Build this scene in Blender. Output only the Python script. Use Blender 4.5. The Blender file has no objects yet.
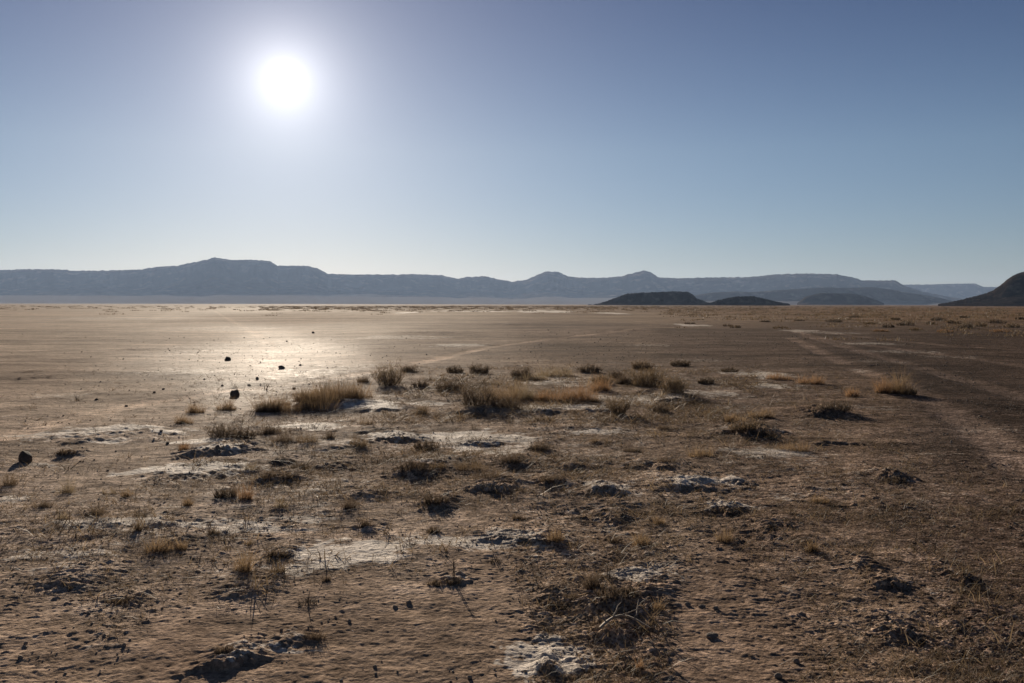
import bpy, math, random
import numpy as np
from mathutils import Vector, Matrix

scene = bpy.context.scene
COL = scene.collection
rng = np.random.default_rng(7)

# ------------------------------------------------------------------ camera
W, H = 1024, 683
CAM_H = 1.6
FPX = W * 35.0 / 36.0
HOR = 304.0
PITCH = math.atan((H / 2 - HOR) / FPX)          # camera looks slightly down
cam_d = bpy.data.cameras.new('camera')
cam_d.lens = 35; cam_d.sensor_width = 36
cam_d.clip_start = 0.05; cam_d.clip_end = 60000
cam = bpy.data.objects.new('camera', cam_d); COL.objects.link(cam)
cam.location = (0, 0, CAM_H)
ROLL = math.radians(.10)
cam.rotation_euler = (Matrix.Rotation(math.pi / 2 - PITCH, 3, 'X') @ Matrix.Rotation(ROLL, 3, 'Z')).to_euler()
scene.camera = cam


def ray(px, py):
    """world direction of the line of sight through a photo pixel (y component = 1)"""
    x = (px - W / 2) / FPX; z = -(py - H / 2) / FPX
    x, z = x * math.cos(ROLL) - z * math.sin(ROLL), x * math.sin(ROLL) + z * math.cos(ROLL)
    c, s = math.cos(-PITCH), math.sin(-PITCH)
    dy = c - z * s; dz = s + z * c
    return x / dy, dz / dy


def at(px, py):
    """ground point (flat plane) seen at a photo pixel"""
    rx, rz = ray(px, py)
    d = -CAM_H / min(rz, -1e-4)
    return rx * d, d


def mpp(py):
    """metres per pixel across at the ground row py"""
    return at(W / 2, py)[1] / FPX


# ------------------------------------------------------------------ sun direction (behind the scene, high on the left)
sx, sz = ray(285, 80)
SUN = Vector((sx, 1.0, sz)).normalized()
SUN_EL = math.asin(SUN.z)
SUN_AZ = math.atan2(SUN.x, SUN.y)

# ------------------------------------------------------------------ noise
def _hash(ix, iy, seed):
    h = (ix.astype(np.int64) * 374761393 + iy.astype(np.int64) * 668265263 + seed * 974634777) & 0xFFFFFFFF
    h = ((h ^ (h >> 13)) * 1274126177) & 0xFFFFFFFF
    h = ((h ^ (h >> 16)) * 2246822519) & 0xFFFFFFFF
    return (h ^ (h >> 13)) & 0xFFFF


def gnoise(x, y, seed=0):
    """2-d gradient noise, about -0.7..0.7"""
    x0 = np.floor(x); y0 = np.floor(y)
    fx = x - x0; fy = y - y0
    ux = fx * fx * fx * (fx * (fx * 6 - 15) + 10); uy = fy * fy * fy * (fy * (fy * 6 - 15) + 10)
    out = 0
    for dx in (0, 1):
        for dy in (0, 1):
            a = _hash(x0 + dx, y0 + dy, seed) * (2 * math.pi / 65536)
            g = np.cos(a) * (fx - dx) + np.sin(a) * (fy - dy)
            out = out + g * (ux if dx else 1 - ux) * (uy if dy else 1 - uy)
    return out


def sstep(a, b, x):
    t = np.clip((x - a) / (b - a), 0, 1)          # b below a: falls instead of rising
    return t * t * (3 - 2 * t)


# ------------------------------------------------------------------ the ground: what lies where
# control points over the plain: pixel, colour, hummock roughness, gravel cover, polish
CTRL = [
    # left playa
    (20, 312, (.36, .29, .225), .10, .1, .3), (180, 312, (.37, .30, .23), .1, .1, .4), (60, 335, (.33, .265, .205), .3, .25, .3),
    (190, 335, (.37, .30, .235), .25, .25, .35), (280, 338, (.37, .30, .235), .3, .25, .6), (20, 370, (.28, .22, .17), .35, .2, .15), (120, 385, (.32, .255, .195), .45, .35, .35),
    (40, 420, (.30, .245, .195), .45, .35, .2), (150, 425, (.33, .268, .212), .45, .35, .3), (235, 365, (.35, .28, .22), .5, .35, .75),
    (290, 362, (.36, .292, .236), .6, .45, .82), (335, 352, (.36, .29, .23), .4, .3, .75), (265, 385, (.34, .275, .22), .6, .45, .8),
    (370, 330, (.33, .265, .2), .2, .1, .4), (300, 318, (.35, .28, .215), .15, .1, .1), (420, 350, (.27, .21, .16), .3, .3, .3),
    (460, 312, (.32, .255, .19), .15, .1, .3), (450, 335, (.25, .195, .15), .2, .3, .2),
    # middle belt
    (560, 330, (.21, .16, .125), .2, .5, .1), (620, 348, (.17, .13, .10), .3, .6, .05), (700, 345, (.135, .10, .08), .3, .7, 0),
    (640, 315, (.26, .20, .145), .2, .3, .1), (780, 312, (.21, .145, .095), .3, .2, 0), (900, 312, (.20, .135, .085), .4, .2, 0), (1010, 312, (.20, .13, .08), .4, .2, 0),
    (760, 340, (.12, .09, .073), .15, .7, 0), (860, 350, (.07, .052, .044), .12, .8, 0), (980, 345, (.078, .057, .046), .15, .8, 0),
    (920, 375, (.06, .045, .038), .15, .9, 0), (1010, 400, (.06, .045, .038), .2, .9, 0), (960, 440, (.078, .06, .05), .35, .9, 0),
    # hummocks in the middle
    (300, 420, (.30, .25, .203), .9, .4, .3), (380, 400, (.31, .257, .21), .8, .3, .4), (450, 400, (.27, .215, .17), .9, .5, .2),
    (540, 390, (.30, .235, .175), .8, .4, .1), (640, 390, (.24, .19, .15), .9, .6, .1), (740, 385, (.20, .155, .125), .8, .7, 0), (820, 395, (.20, .15, .115), .7, .7, 0),
    (420, 460, (.24, .19, .15), 1.0, .8, .1), (560, 450, (.24, .19, .15), 1.0, .8, .1), (690, 450, (.24, .19, .15), .9, .8, 0), (800, 450, (.22, .17, .135), .8, .8, 0),
    (880, 470, (.135, .104, .085), .7, .9, 0), (300, 480, (.28, .232, .19), .9, .6, .2), (180, 480, (.31, .26, .215), .7, .5, .2), (40, 500, (.30, .252, .21), .7, .6, .1),
    (100, 550, (.29, .245, .203), .8, .7, .1), (250, 550, (.30, .25, .207), .8, .6, .1), (420, 550, (.30, .252, .207), .6, .5, .1), (560, 530, (.24, .19, .15), .8, .8, 0),
    (680, 530, (.25, .205, .165), .7, .7, 0), (800, 520, (.20, .155, .125), .8, .9, 0), (900, 540, (.115, .088, .072), .9, 1.0, 0), (1000, 520, (.11, .083, .068), .6, 1.0, 0),
    # smooth bare earth at the front
    (40, 620, (.25, .195, .15), .22, .25, 0), (140, 640, (.26, .20, .155), .15, .2, 0), (260, 620, (.26, .205, .16), .22, .25, 0), (400, 640, (.26, .205, .16), .15, .22, 0),
    (470, 600, (.26, .205, .16), .15, .25, 0), (560, 640, (.26, .21, .165), .9, .8, 0), (640, 640, (.22, .17, .135), 1., .8, 0), (720, 600, (.24, .185, .145), .2, .3, 0),
    (760, 650, (.24, .185, .145), .2, .3, 0), (850, 600, (.21, .165, .13), .5, .7, 0), (930, 620, (.14, .108, .09), .9, 1.0, 0), (1010, 640, (.125, .095, .08), .8, 1.0, 0),
    (1010, 580, (.125, .095, .08), .8, 1.0, 0), (870, 670, (.20, .155, .12), .5, .8, 0), (300, 672, (.25, .195, .15), .3, .3, 0), (60, 672, (.26, .205, .16), .25, .3, 0),
]
cp = np.array([[math.atan2(*at(c[0], c[1])) * 57.3 / 3.0, math.log(at(c[0], c[1])[1]) * 4.2] for c in CTRL])
def _alb(c):
    k = 1.45 + .68 * min(max((c[1] - 380) / 150, 0), 1)
    return [c[2][0] * k * 1.0, c[2][1] * k * .985, c[2][2] * k * .975, c[3], c[4], c[5]]


cv = np.array([_alb(c) for c in CTRL])


def zone(x, y):
    """colour r g b, hummock roughness, gravel, polish of the ground at (x, y)"""
    n = len(x)
    out = np.empty((n, 6))
    D = np.maximum(np.hypot(x, y), .5)
    wx = gnoise(x / (D * .10 + .3), y / (D * .25 + .5), 91)
    u = np.arctan2(x, y) * 57.3 / 3.0 + wx * 1.5; v = np.log(D) * 4.2 + gnoise(x / (D * .12 + .3), y / (D * .3 + .5), 92) * .9
    for s in range(0, n, 100000):
        du = u[s:s + 100000, None] - cp[None, :, 0]; dv = v[s:s + 100000, None] - cp[None, :, 1]
        w = 1.0 / (du * du + dv * dv + .25) ** 2
        out[s:s + 100000] = (w @ cv) / w.sum(1)[:, None]
    return out


# pale salt crust: pixel, width, height in the photo, strength
CRUST = [
    (470, 541, 150, 13, 1.0), (350, 553, 120, 26, .8), (300, 568, 70, 16, .5), (632, 577, 70, 13, 1.0), (545, 655, 80, 34, .85), (605, 488, 50, 8, .9), (705, 483, 80, 6, .9),
    (735, 506, 60, 6, .7), (560, 411, 110, 7, 1.0), (600, 434, 60, 5, .7), (475, 440, 110, 16, .9), (395, 438, 60, 7, .9), (310, 426, 70, 8, .8), (375, 406, 60, 8, 1.0),
    (300, 405, 40, 5, .7), (190, 470, 130, 12, .9), (100, 434, 150, 12, .7), (200, 440, 60, 6, .8), (640, 400, 120, 8, .6), (690, 395, 90, 7, .5), (760, 375, 60, 7, .8),
    (770, 388, 40, 5, .8), (770, 455, 90, 12, .55), (860, 370, 20, 3, .3), (240, 527, 140, 12, .6), (60, 555, 110, 14, .55), (110, 525, 110, 9, .7), (30, 465, 60, 5, .4), (10, 497, 40, 6, .6),
    (300, 520, 70, 7, .5), (260, 650, 90, 6, .4), (430, 404, 40, 4, .6), (800, 495, 60, 8, .35), (560, 380, 70, 12, .5), (505, 452, 50, 8, .6), (180, 372, 140, 7, .25), (330, 372, 120, 14, .28),
    (265, 345, 170, 18, .22), (460, 345, 60, 3, .45), (400, 337, 90, 3, .35), (540, 311, 60, 2, .9), (470, 311, 60, 1.6, .9), (610, 313, 26, 2, .8), (410, 313, 20, 1.5, .7), (690, 325, 40, 2, .6),
    (830, 333, 60, 2.2, .35), (870, 344, 70, 2.5, .4), (900, 352, 80, 2.5, .35), (800, 331, 40, 2, .5), (950, 357, 70, 3, .25), (880, 362, 60, 3, .25), (980, 430, 80, 6, .2), (930, 455, 60, 6, .2),
    (880, 410, 60, 4, .3), (150, 318, 200, 3, .3), (230, 328, 140, 4, .25), (60, 395, 70, 5, .3), (700, 360, 60, 3, .25), (650, 345, 50, 2, .3),
]
# low mounds, eroded ledges: pixel of the foot, width px, height m, lean (length of near slope m, far slope m), skew (m of depth per m across), crust on the crest
MOUND = [
    (211, 455, 62, .11, .16, .9, .25, .9), (277, 486, 50, .085, .14, .8, 0, .2), (276, 465, 26, .06, .12, .6, 0, 0), (222, 672, 60, .05, .05, .35, .75, .5), (285, 648, 46, .025, .05, .3, .5, .5),
    (604, 497, 36, .075, .14, .5, 0, .9), (690, 492, 62, .065, .12, .8, .15, .9), (740, 485, 36, .04, .10, .6, .1, .7), (728, 513, 44, .06, .12, .6, 0, .6), (617, 616, 70, .085, .12, .5, 0, .2),
    (560, 605, 26, .04, .07, .4, 0, 0), (622, 640, 46, .055, .1, .35, 0, 0), (548, 676, 22, .05, .06, .25, 0, .5), (540, 546, 60, .05, .12, .5, 0, .2), (491, 493, 56, .085, .14, .7, 0, 0),
    (415, 478, 46, .07, .13, .7, 0, 0), (436, 510, 34, .06, .12, .6, 0, 0), (513, 468, 30, .06, .12, .6, 0, .1), (553, 488, 30, .06, .12, .6, 0, .2), (540, 452, 24, .05, .12, .6, 0, 0),
    (834, 419, 46, .13, .25, .9, 0, .1), (757, 437, 56, .12, .2, .9, 0, .1), (840, 446, 60, .04, .1, .7, 0, 0), (600, 415, 44, .07, .2, 1., 0, .9), (545, 416, 50, .06, .2, 1., 0, 1),
    (480, 445, 44, .05, .1, .6, 0, .8), (395, 443, 56, .07, .15, .8, 0, 1), (380, 412, 56, .06, .2, 1., 0, 1), (500, 541, 50, .035, .08, .5, 0, .9), (455, 585, 40, .03, .07, .4, .2, .5),
    (900, 482, 34, .07, .14, .7, 0, 0), (895, 590, 36, .045, .1, .4, 0, 0), (870, 573, 40, .04, .1, .4, 0, 0), (100, 440, 130, .06, .5, 1.5, .15, .8), (190, 478, 110, .05, .3, 1., .2, .8),
    (65, 457, 30, .06, .12, .5, 0, 0), (30, 380, 60, .06, .3, 2., 0, 0), (30, 374, 40, .05, .3, 2., 0, 0), (130, 350, 40, .06, .3, 2., 0, 0), (170, 547, 30, .03, .08, .4, 0, 0),
    (277, 559, 26, .04, .07, .4, 0, .2), (120, 603, 40, .03, .06, .3, 0, 0), (60, 590, 50, .035, .12, .5, 0, 0), (240, 600, 60, .03, .2, .5, 0, 0), (680, 403, 50, .06, .2, 1., 0, .7),
    (970, 585, 26, .05, .08, .4, 0, .3), (905, 640, 40, .05, .1, .4, 0, 0), (780, 530, 40, .04, .12, .5, 0, 0), (365, 530, 30, .03, .1, .4, 0, 0), (475, 415, 60, .09, .3, 1.2, 0, 0),
    (660, 395, 60, .08, .3, 1.2, 0, 0), (315, 408, 110, .10, .4, 1.4, 0, 0), (650, 470, 60, .05, .14, .7, 0, 0), (580, 470, 50, .05, .14, .7, 0, .3), (620, 520, 40, .04, .12, .6, 0, 0),
    (330, 470, 40, .05, .12, .6, 0, .1), (360, 500, 40, .04, .12, .6, 0, 0), (510, 325, 70, .12, 1.5, 6, 0, .2), (430, 334, 120, .10, 1.2, 5, 0, .2), (640, 332, 80, .12, 1.2, 5, 0, .2), (560, 322, 90, .12, 1.5, 6, 0, .1),
]
# wheel tracks that sweep over the dark gravel: centre lines in photo pixels
TRACKS = [
    [(790, 330), (830, 340), (880, 347), (960, 357), (1060, 372)], [(800, 334), (860, 352), (920, 368), (1000, 392), (1080, 420)],
    [(790, 338), (840, 362), (900, 385), (960, 420), (1040, 480)], [(1024, 350), (950, 346), (900, 341), (830, 333)],
    [(215, 312), (250, 330), (268, 350), (272, 380)], [(0, 438), (60, 420), (130, 405), (220, 392), (330, 378), (420, 362), (520, 342), (640, 330)],
]


def mound_h(x, y):
    h = np.zeros_like(x); c = np.zeros_like(x); face = np.zeros_like(x)
    for (px, py, w, hh, bn, bf, sk, cr) in MOUND:
        cx, cy = at(px, py)
        a = w * .5 * mpp(py)
        R = max(a * 2.2, bf * 2.2, bn * 3)
        idx = np.nonzero((np.abs(x - cx) < R) & (np.abs(y - cy - bf * .5) < R + bf))[0]
        if not len(idx): continue
        X = x[idx] - cx; Y = y[idx] - cy - bn - sk * X
        s = max(a, .12)
        Y = Y + (gnoise(x[idx] / (s * .55), y[idx] / (s * 1.2), 31) * .7 + gnoise(x[idx] / (s * .22), y[idx] / (s * .4), 32) * .45 + gnoise(x[idx] / (s * .1), y[idx] / (s * .16), 34) * .25) * (bn + .22 * bf)
        e = np.exp(-np.abs((X + gnoise(y[idx] / (s * .3), x[idx] / s, 37) * a * .5) / a) ** 2.2)
        near = 1 - sstep(0, bn * 1.3, -Y); far = 1 - sstep(0, bf * 1.5, Y)
        k = e * np.where(Y < 0, near, far)
        k2 = hh * .62 * k * (1 + .5 * gnoise(x[idx] / (s * .4), y[idx] / (s * .4), 33) + .5 * np.abs(gnoise(x[idx] / (s * .16), y[idx] / (s * .16), 35)) + .35 * gnoise(x[idx] / .05, y[idx] / .06, 36) * (cy < 14))
        h[idx] = np.maximum(h[idx], k2)
        face[idx] = np.maximum(face[idx], e * (1 - sstep(0, bn * 1.5, -Y)) * (Y < -.02))
        if cr: c[idx] = np.maximum(c[idx], cr * sstep(.55, .85, k) * (Y > -bn * .15))
    return h, c, face


def crust_m(x, y, base):
    m = base.copy()
    D = np.hypot(x, y)
    for (px, py, w, hp, st) in CRUST:
        cx, cy = at(px, py)
        a = w * .5 * mpp(py) * 1.15
        b = max(.5 * (at(px, py - hp / 2)[1] - at(px, py + hp / 2)[1]), .05) * 1.25
        idx = np.nonzero((np.abs(x - cx) < a * 2) & (np.abs(y - cy) < b * 2 + .3))[0]
        if not len(idx): continue
        X = (x[idx] - cx) / a; Y = (y[idx] - cy) / b
        r = np.sqrt(X * X + Y * Y) + gnoise(x[idx] / (a * .5), y[idx] / (b * .7), 41) * .7 + gnoise(x[idx] / (a * .14), y[idx] / (b * .25), 42) * .45
        m[idx] = np.maximum(m[idx], min(st * 1.12, 1) * (1 - sstep(.5, 1.2, r)))
    return m


def track_m(x, y):
    m = np.zeros_like(x)
    for n_, pts in enumerate(TRACKS):
        P = [at(*p) for p in pts]
        Q = []
        for i in range(len(P) - 1):
            p0 = P[max(i - 1, 0)]; p1 = P[i]; p2 = P[i + 1]; p3 = P[min(i + 2, len(P) - 1)]
            for t in np.linspace(0, 1, 8, endpoint=False):
                Q.append(tuple(.5 * (2 * b + (c - a) * t + (2 * a - 5 * b + 4 * c - d) * t * t + (3 * b - a - 3 * c + d) * t ** 3) for a, b, c, d in zip(p0, p1, p2, p3)))
        Q = np.array(Q + [P[-1]])
        lo = Q.min(0) - 2; hi = Q.max(0) + 2
        idx = np.nonzero((x > lo[0]) & (x < hi[0]) & (y > lo[1]) & (y < hi[1]))[0]
        if not len(idx): continue
        best = np.full(len(idx), 9.0)
        for a, b in zip(Q[:-1], Q[1:]):
            d = b - a; L = d @ d + 1e-9
            t = np.clip(((x[idx] - a[0]) * d[0] + (y[idx] - a[1]) * d[1]) / L, 0, 1)
            best = np.minimum(best, np.hypot(x[idx] - a[0] - t * d[0], y[idx] - a[1] - t * d[1]))
        best = best + gnoise(x[idx] * 1.7, y[idx] * 1.7, 51) * .12
        m[idx] = np.maximum(m[idx], (.4 if n_ == 4 else 1) * (1 - sstep(.08, .42, best)) * (.8 + .9 * gnoise(x[idx] * .4, y[idx] * .4, 52)))
    return np.clip(m, 0, 1)


def ground_z(x, y, spacing=None, full=False):
    x = np.asarray(x, float); y = np.asarray(y, float)
    D = np.hypot(x, y)
    sp = .02 if spacing is None else spacing
    z = zone(x, y)
    rough = np.clip(z[:, 3] * (.72 + 1.25 * gnoise(x / 2.3, y / 3.4, 73) + .7 * gnoise(x / .8, y / 1.1, 74)), .02, 1.25)

    def oct_(lam, seed, stretch=1.0):
        f = sstep(1.2, 3.0, lam / (sp * np.ones_like(x)))
        return gnoise(x / lam + seed * 3.1, y / (lam * stretch) - seed * 1.7, seed) * f
    h = .10 * oct_(18, 1) * sstep(3, 20, D) + .45 * oct_(90, 2) * sstep(40, 160, D) * .6
    n1 = oct_(2.1, 3); n2 = oct_(.9, 4); n3 = oct_(.42, 5); n4 = oct_(.2, 6); n5 = oct_(.1, 7); n6 = oct_(.05, 8); n7 = oct_(.026, 14)
    hum = n1 * .07 + np.maximum(n2, -.15) * .05 + np.abs(n3) * .034 + n4 * .020 + np.abs(n5) * .020 + np.abs(n6) * .014 + n7 * .007
    smooth = n1 * .02 + n2 * .014 + n3 * .007 + n4 * .0035 + n5 * .004 + n6 * .0042 + n7 * .0032
    # clods: sparse little bumps
    cl = (np.minimum(np.maximum(oct_(.09, 9) - .30, 0) * .26, .016) + np.minimum(np.maximum(oct_(.045, 10) - .26, 0) * .14, .008) + np.maximum(oct_(.3, 13) - .36, 0) * .05) * .6 * (1 + .8 * n7 + .6 * n6)
    h = h + smooth * (1 - rough) + hum * rough * .8 + cl * (.10 + .90 * z[:, 4]) * sstep(-.15, .35, gnoise(x / 1.3, y / 1.9, 71) + .4 * gnoise(x / .5, y / .7, 72))
    mh, mc, face = mound_h(x, y)
    h = h + mh
    tr = track_m(x, y)
    h = h - tr * .03
    if not full: return h
    crest = sstep(.22, .42, n2 + .45 * n3 + .3 * n1) * rough * .55
    cr = crust_m(x, y, np.maximum(np.maximum(mc, .26 * sstep(.35, .8, z[:, 3]) * sstep(-.25, .25, gnoise(x / 1.5, y / 2.6, 62) + .5 * gnoise(x / .45, y / .8, 63)) * (1 - .8 * sstep(1.0, 5, x - .2 * y + 1.0))), crest * sstep(-.1, .3, gnoise(x / 3.3, y / 5.0, 61)) * (1 - .75 * sstep(1.5, 8, x - .25 * y + 1.5))))
    cr = cr * (1 - .85 * face)
    return h, z, cr, tr


# ------------------------------------------------------------------ helpers for materials
def new_mat(name):
    m = bpy.data.materials.new(name); m.use_nodes = True
    nt = m.node_tree
    for n in list(nt.nodes):
        if n.type != 'OUTPUT_MATERIAL': nt.nodes.remove(n)
    out = [n for n in nt.nodes if n.type == 'OUTPUT_MATERIAL'][0]
    return m, nt, out


def nd(nt, typ, **kw):
    n = nt.nodes.new(typ)
    for k, v in kw.items():
        if k.startswith('i_'):
            key = k[2:]
            key = int(key) if key.isdigit() else key.replace('_', ' ')
            n.inputs[key].default_value = v
        else: setattr(n, k, v)
    return n


def mix(nt, fac, a, b, typ='MIX'):
    n = nd(nt, 'ShaderNodeMix', data_type='RGBA', blend_type=typ)
    for sock, v in ((n.inputs[0], fac), (n.inputs[6], a), (n.inputs[7], b)):
        if hasattr(v, 'is_linked'): nt.links.new(v, sock)
        elif isinstance(v, (int, float)): sock.default_value = v
        else: sock.default_value = (*v, 1)
    return n.outputs[2]


def mth(nt, op, a, b=0.0, clamp=False):
    n = nd(nt, 'ShaderNodeMath', operation=op, use_clamp=clamp)
    for sock, v in ((n.inputs[0], a), (n.inputs[1], b)):
        if hasattr(v, 'is_linked'): nt.links.new(v, sock)
        else: sock.default_value = v
    return n.outputs[0]


def ground_material():
    m, nt, out = new_mat('desert_soil')
    L = nt.links
    geo = nd(nt, 'ShaderNodeNewGeometry')
    pos = geo.outputs['Position']
    col = nd(nt, 'ShaderNodeAttribute', attribute_name='soil').outputs['Color']
    msk = nd(nt, 'ShaderNodeSeparateColor')
    L.new(nd(nt, 'ShaderNodeAttribute', attribute_name='cover').outputs['Color'], msk.inputs[0])
    crust, gravel, gloss = msk.outputs[0], msk.outputs[1], msk.outputs[2]

    def noise(scale, detail=4, rough=.6):
        n = nd(nt, 'ShaderNodeTexNoise', i_Scale=scale, i_Detail=detail, i_Roughness=rough)
        L.new(pos, n.inputs['Vector']); return n.outputs[0]
    nf = noise(28, 6, .7); nm = noise(5, 5, .65); nl = noise(.55, 5, .6)
    # colour: patchy tone, then gravel speckle, then salt crust broken up by noise
    c = mix(nt, 1.0, col, mix(nt, nm, (.72, .70, .68), (1.25, 1.26, 1.27)), 'MULTIPLY')
    c = mix(nt, 1.0, c, mix(nt, nl, (.80, .78, .76), (1.2, 1.2, 1.2)), 'MULTIPLY')
    mp = nd(nt, 'ShaderNodeMapping'); L.new(pos, mp.inputs[0]); mp.inputs['Scale'].default_value = (.22, .75, 1); mp.inputs['Rotation'].default_value = (0, 0, .12)
    st = nd(nt, 'ShaderNodeTexNoise', i_Scale=1.0, i_Detail=6.0, i_Roughness=.62); L.new(mp.outputs[0], st.inputs['Vector'])
    str_ = nd(nt, 'ShaderNodeMapRange'); L.new(st.outputs[0], str_.inputs[0]); str_.inputs[1].default_value = .33; str_.inputs[2].default_value = .68
    c = mix(nt, 1.0, c, mix(nt, str_.outputs[0], (.66, .64, .62), (1.3, 1.3, 1.3)), 'MULTIPLY')
    mp2 = nd(nt, 'ShaderNodeMapping'); L.new(pos, mp2.inputs[0]); mp2.inputs['Scale'].default_value = (.035, .10, 1); mp2.inputs['Rotation'].default_value = (0, 0, -.2)
    st2 = nd(nt, 'ShaderNodeTexNoise', i_Scale=1.0, i_Detail=8.0, i_Roughness=.7); L.new(mp2.outputs[0], st2.inputs['Vector'])
    s2 = nd(nt, 'ShaderNodeMapRange'); L.new(st2.outputs[0], s2.inputs[0]); s2.inputs[1].default_value = .36; s2.inputs[2].default_value = .66
    c = mix(nt, 1.0, c, mix(nt, s2.outputs[0], (.58, .555, .535), (1.38, 1.38, 1.38)), 'MULTIPLY')
    sp = nd(nt, 'ShaderNodeTexVoronoi', i_Scale=75.0); L.new(pos, sp.inputs['Vector'])
    spc = nd(nt, 'ShaderNodeSeparateColor'); L.new(sp.outputs['Color'], spc.inputs[0])
    sb = nd(nt, 'ShaderNodeTexVoronoi', i_Scale=24.0); L.new(pos, sb.inputs['Vector'])
    sbc = nd(nt, 'ShaderNodeSeparateColor'); L.new(sb.outputs['Color'], sbc.inputs[0])
    gv = mth(nt, 'ADD', mth(nt, 'MULTIPLY', gravel, .8), .15)
    one = mix(nt, spc.outputs[0], (.22, .20, .185), (1.65, 1.66, 1.67))
    two = mix(nt, sbc.outputs[0], (.42, .40, .38), (1.45, 1.45, 1.45))
    c = mix(nt, gv, c, mix(nt, 1.0, c, one, 'MULTIPLY'))
    c = mix(nt, gv, c, mix(nt, 1.0, c, two, 'MULTIPLY'))
    lite = mth(nt, 'MULTIPLY', mth(nt, 'GREATER_THAN', spc.outputs[1], .93), mth(nt, 'MULTIPLY', gravel, .6))
    c = mix(nt, lite, c, (.42, .36, .30))
    k = mth(nt, 'ADD', crust, mth(nt, 'MULTIPLY', mth(nt, 'SUBTRACT', nf, .5), 2.2))
    k = mth(nt, 'ADD', k, mth(nt, 'MULTIPLY', mth(nt, 'SUBTRACT', nm, .5), 1.6))
    kr = nd(nt, 'ShaderNodeMapRange', interpolation_type='SMOOTHSTEP'); L.new(k, kr.inputs[0])
    kr.inputs[1].default_value = .30; kr.inputs[2].default_value = .72
    kk = mth(nt, 'MULTIPLY', kr.outputs[0], mth(nt, 'GREATER_THAN', crust, .02))
    c = mix(nt, mth(nt, 'MULTIPLY', kk, .92), c, (.82, .74, .645))
    def grain(scale, detail, lo, hi, amt, vec=None):
        n = nd(nt, 'ShaderNodeTexNoise', i_Scale=scale, i_Detail=detail, i_Roughness=.75); L.new(vec or pos, n.inputs['Vector'])
        q = nd(nt, 'ShaderNodeMapRange'); L.new(n.outputs[0], q.inputs[0]); q.inputs[1].default_value = .36; q.inputs[2].default_value = .66
        return mix(nt, amt, (1, 1, 1), mix(nt, q.outputs[0], lo, hi))
    amt = mth(nt, 'ADD', .35, mth(nt, 'MULTIPLY', gravel, .65))
    c = mix(nt, 1.0, c, grain(9.0, 6, (.50, .475, .455), (1.42, 1.42, 1.42), amt), 'MULTIPLY')
    c = mix(nt, 1.0, c, grain(2.2, 6, (.62, .60, .58), (1.32, 1.32, 1.32), amt), 'MULTIPLY')
    c = mix(nt, 1.0, c, grain(.62, 7, (.58, .56, .54), (1.36, 1.36, 1.36), .75), 'MULTIPLY')
    b = nd(nt, 'ShaderNodeBsdfPrincipled')
    L.new(c, b.inputs['Base Color'])
    r = mth(nt, 'SUBTRACT', 1.0, mth(nt, 'MULTIPLY', gloss, .33))
    r = mth(nt, 'SUBTRACT', r, mth(nt, 'MULTIPLY', kk, .14))
    L.new(r, b.inputs['Roughness'])
    L.new(mth(nt, 'ADD', mth(nt, 'ADD', .010, mth(nt, 'MULTIPLY', kk, .028)), mth(nt, 'MULTIPLY', mth(nt, 'MULTIPLY', gloss, .0185), mth(nt, 'ADD', .25, str_.outputs[0]))), b.inputs['Specular IOR Level'])
    # grain
    g2 = noise(140, 3, .6)
    hgt = mth(nt, 'ADD', mth(nt, 'MULTIPLY', nf, .7), mth(nt, 'MULTIPLY', g2, .25))
    hgt = mth(nt, 'ADD', hgt, mth(nt, 'MULTIPLY', mth(nt, 'MULTIPLY', sp.outputs['Distance'], -.5), gravel))
    bp = nd(nt, 'ShaderNodeBump', i_Strength=.8, i_Distance=.012); L.new(hgt, bp.inputs['Height'])
    bp2 = nd(nt, 'ShaderNodeBump', i_Strength=.5, i_Distance=.07); L.new(nm, bp2.inputs['Height']); L.new(bp.outputs[0], bp2.inputs['Normal'])
    L.new(bp2.outputs[0], b.inputs['Normal'])
    L.new(b.outputs[0], out.inputs[0])
    return m


def earth_mat(name, c1, c2, scale, rough=.9, bump=.3, bdist=.02, spec=.15):
    m, nt, out = new_mat(name); L = nt.links
    geo = nd(nt, 'ShaderNodeNewGeometry')
    n = nd(nt, 'ShaderNodeTexNoise', i_Scale=scale, i_Detail=7.0, i_Roughness=.65); L.new(geo.outputs['Position'], n.inputs['Vector'])
    r = nd(nt, 'ShaderNodeMapRange'); L.new(n.outputs[0], r.inputs[0]); r.inputs[1].default_value = .32; r.inputs[2].default_value = .68
    b = nd(nt, 'ShaderNodeBsdfPrincipled', i_Roughness=rough); b.inputs['Specular IOR Level'].default_value = spec
    L.new(mix(nt, r.outputs[0], c1, c2), b.inputs['Base Color'])
    if bump:
        bp = nd(nt, 'ShaderNodeBump', i_Strength=bump, i_Distance=bdist); L.new(n.outputs[0], bp.inputs['Height']); L.new(bp.outputs[0], b.inputs['Normal'])
    L.new(b.outputs[0], out.inputs[0])
    return m


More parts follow.
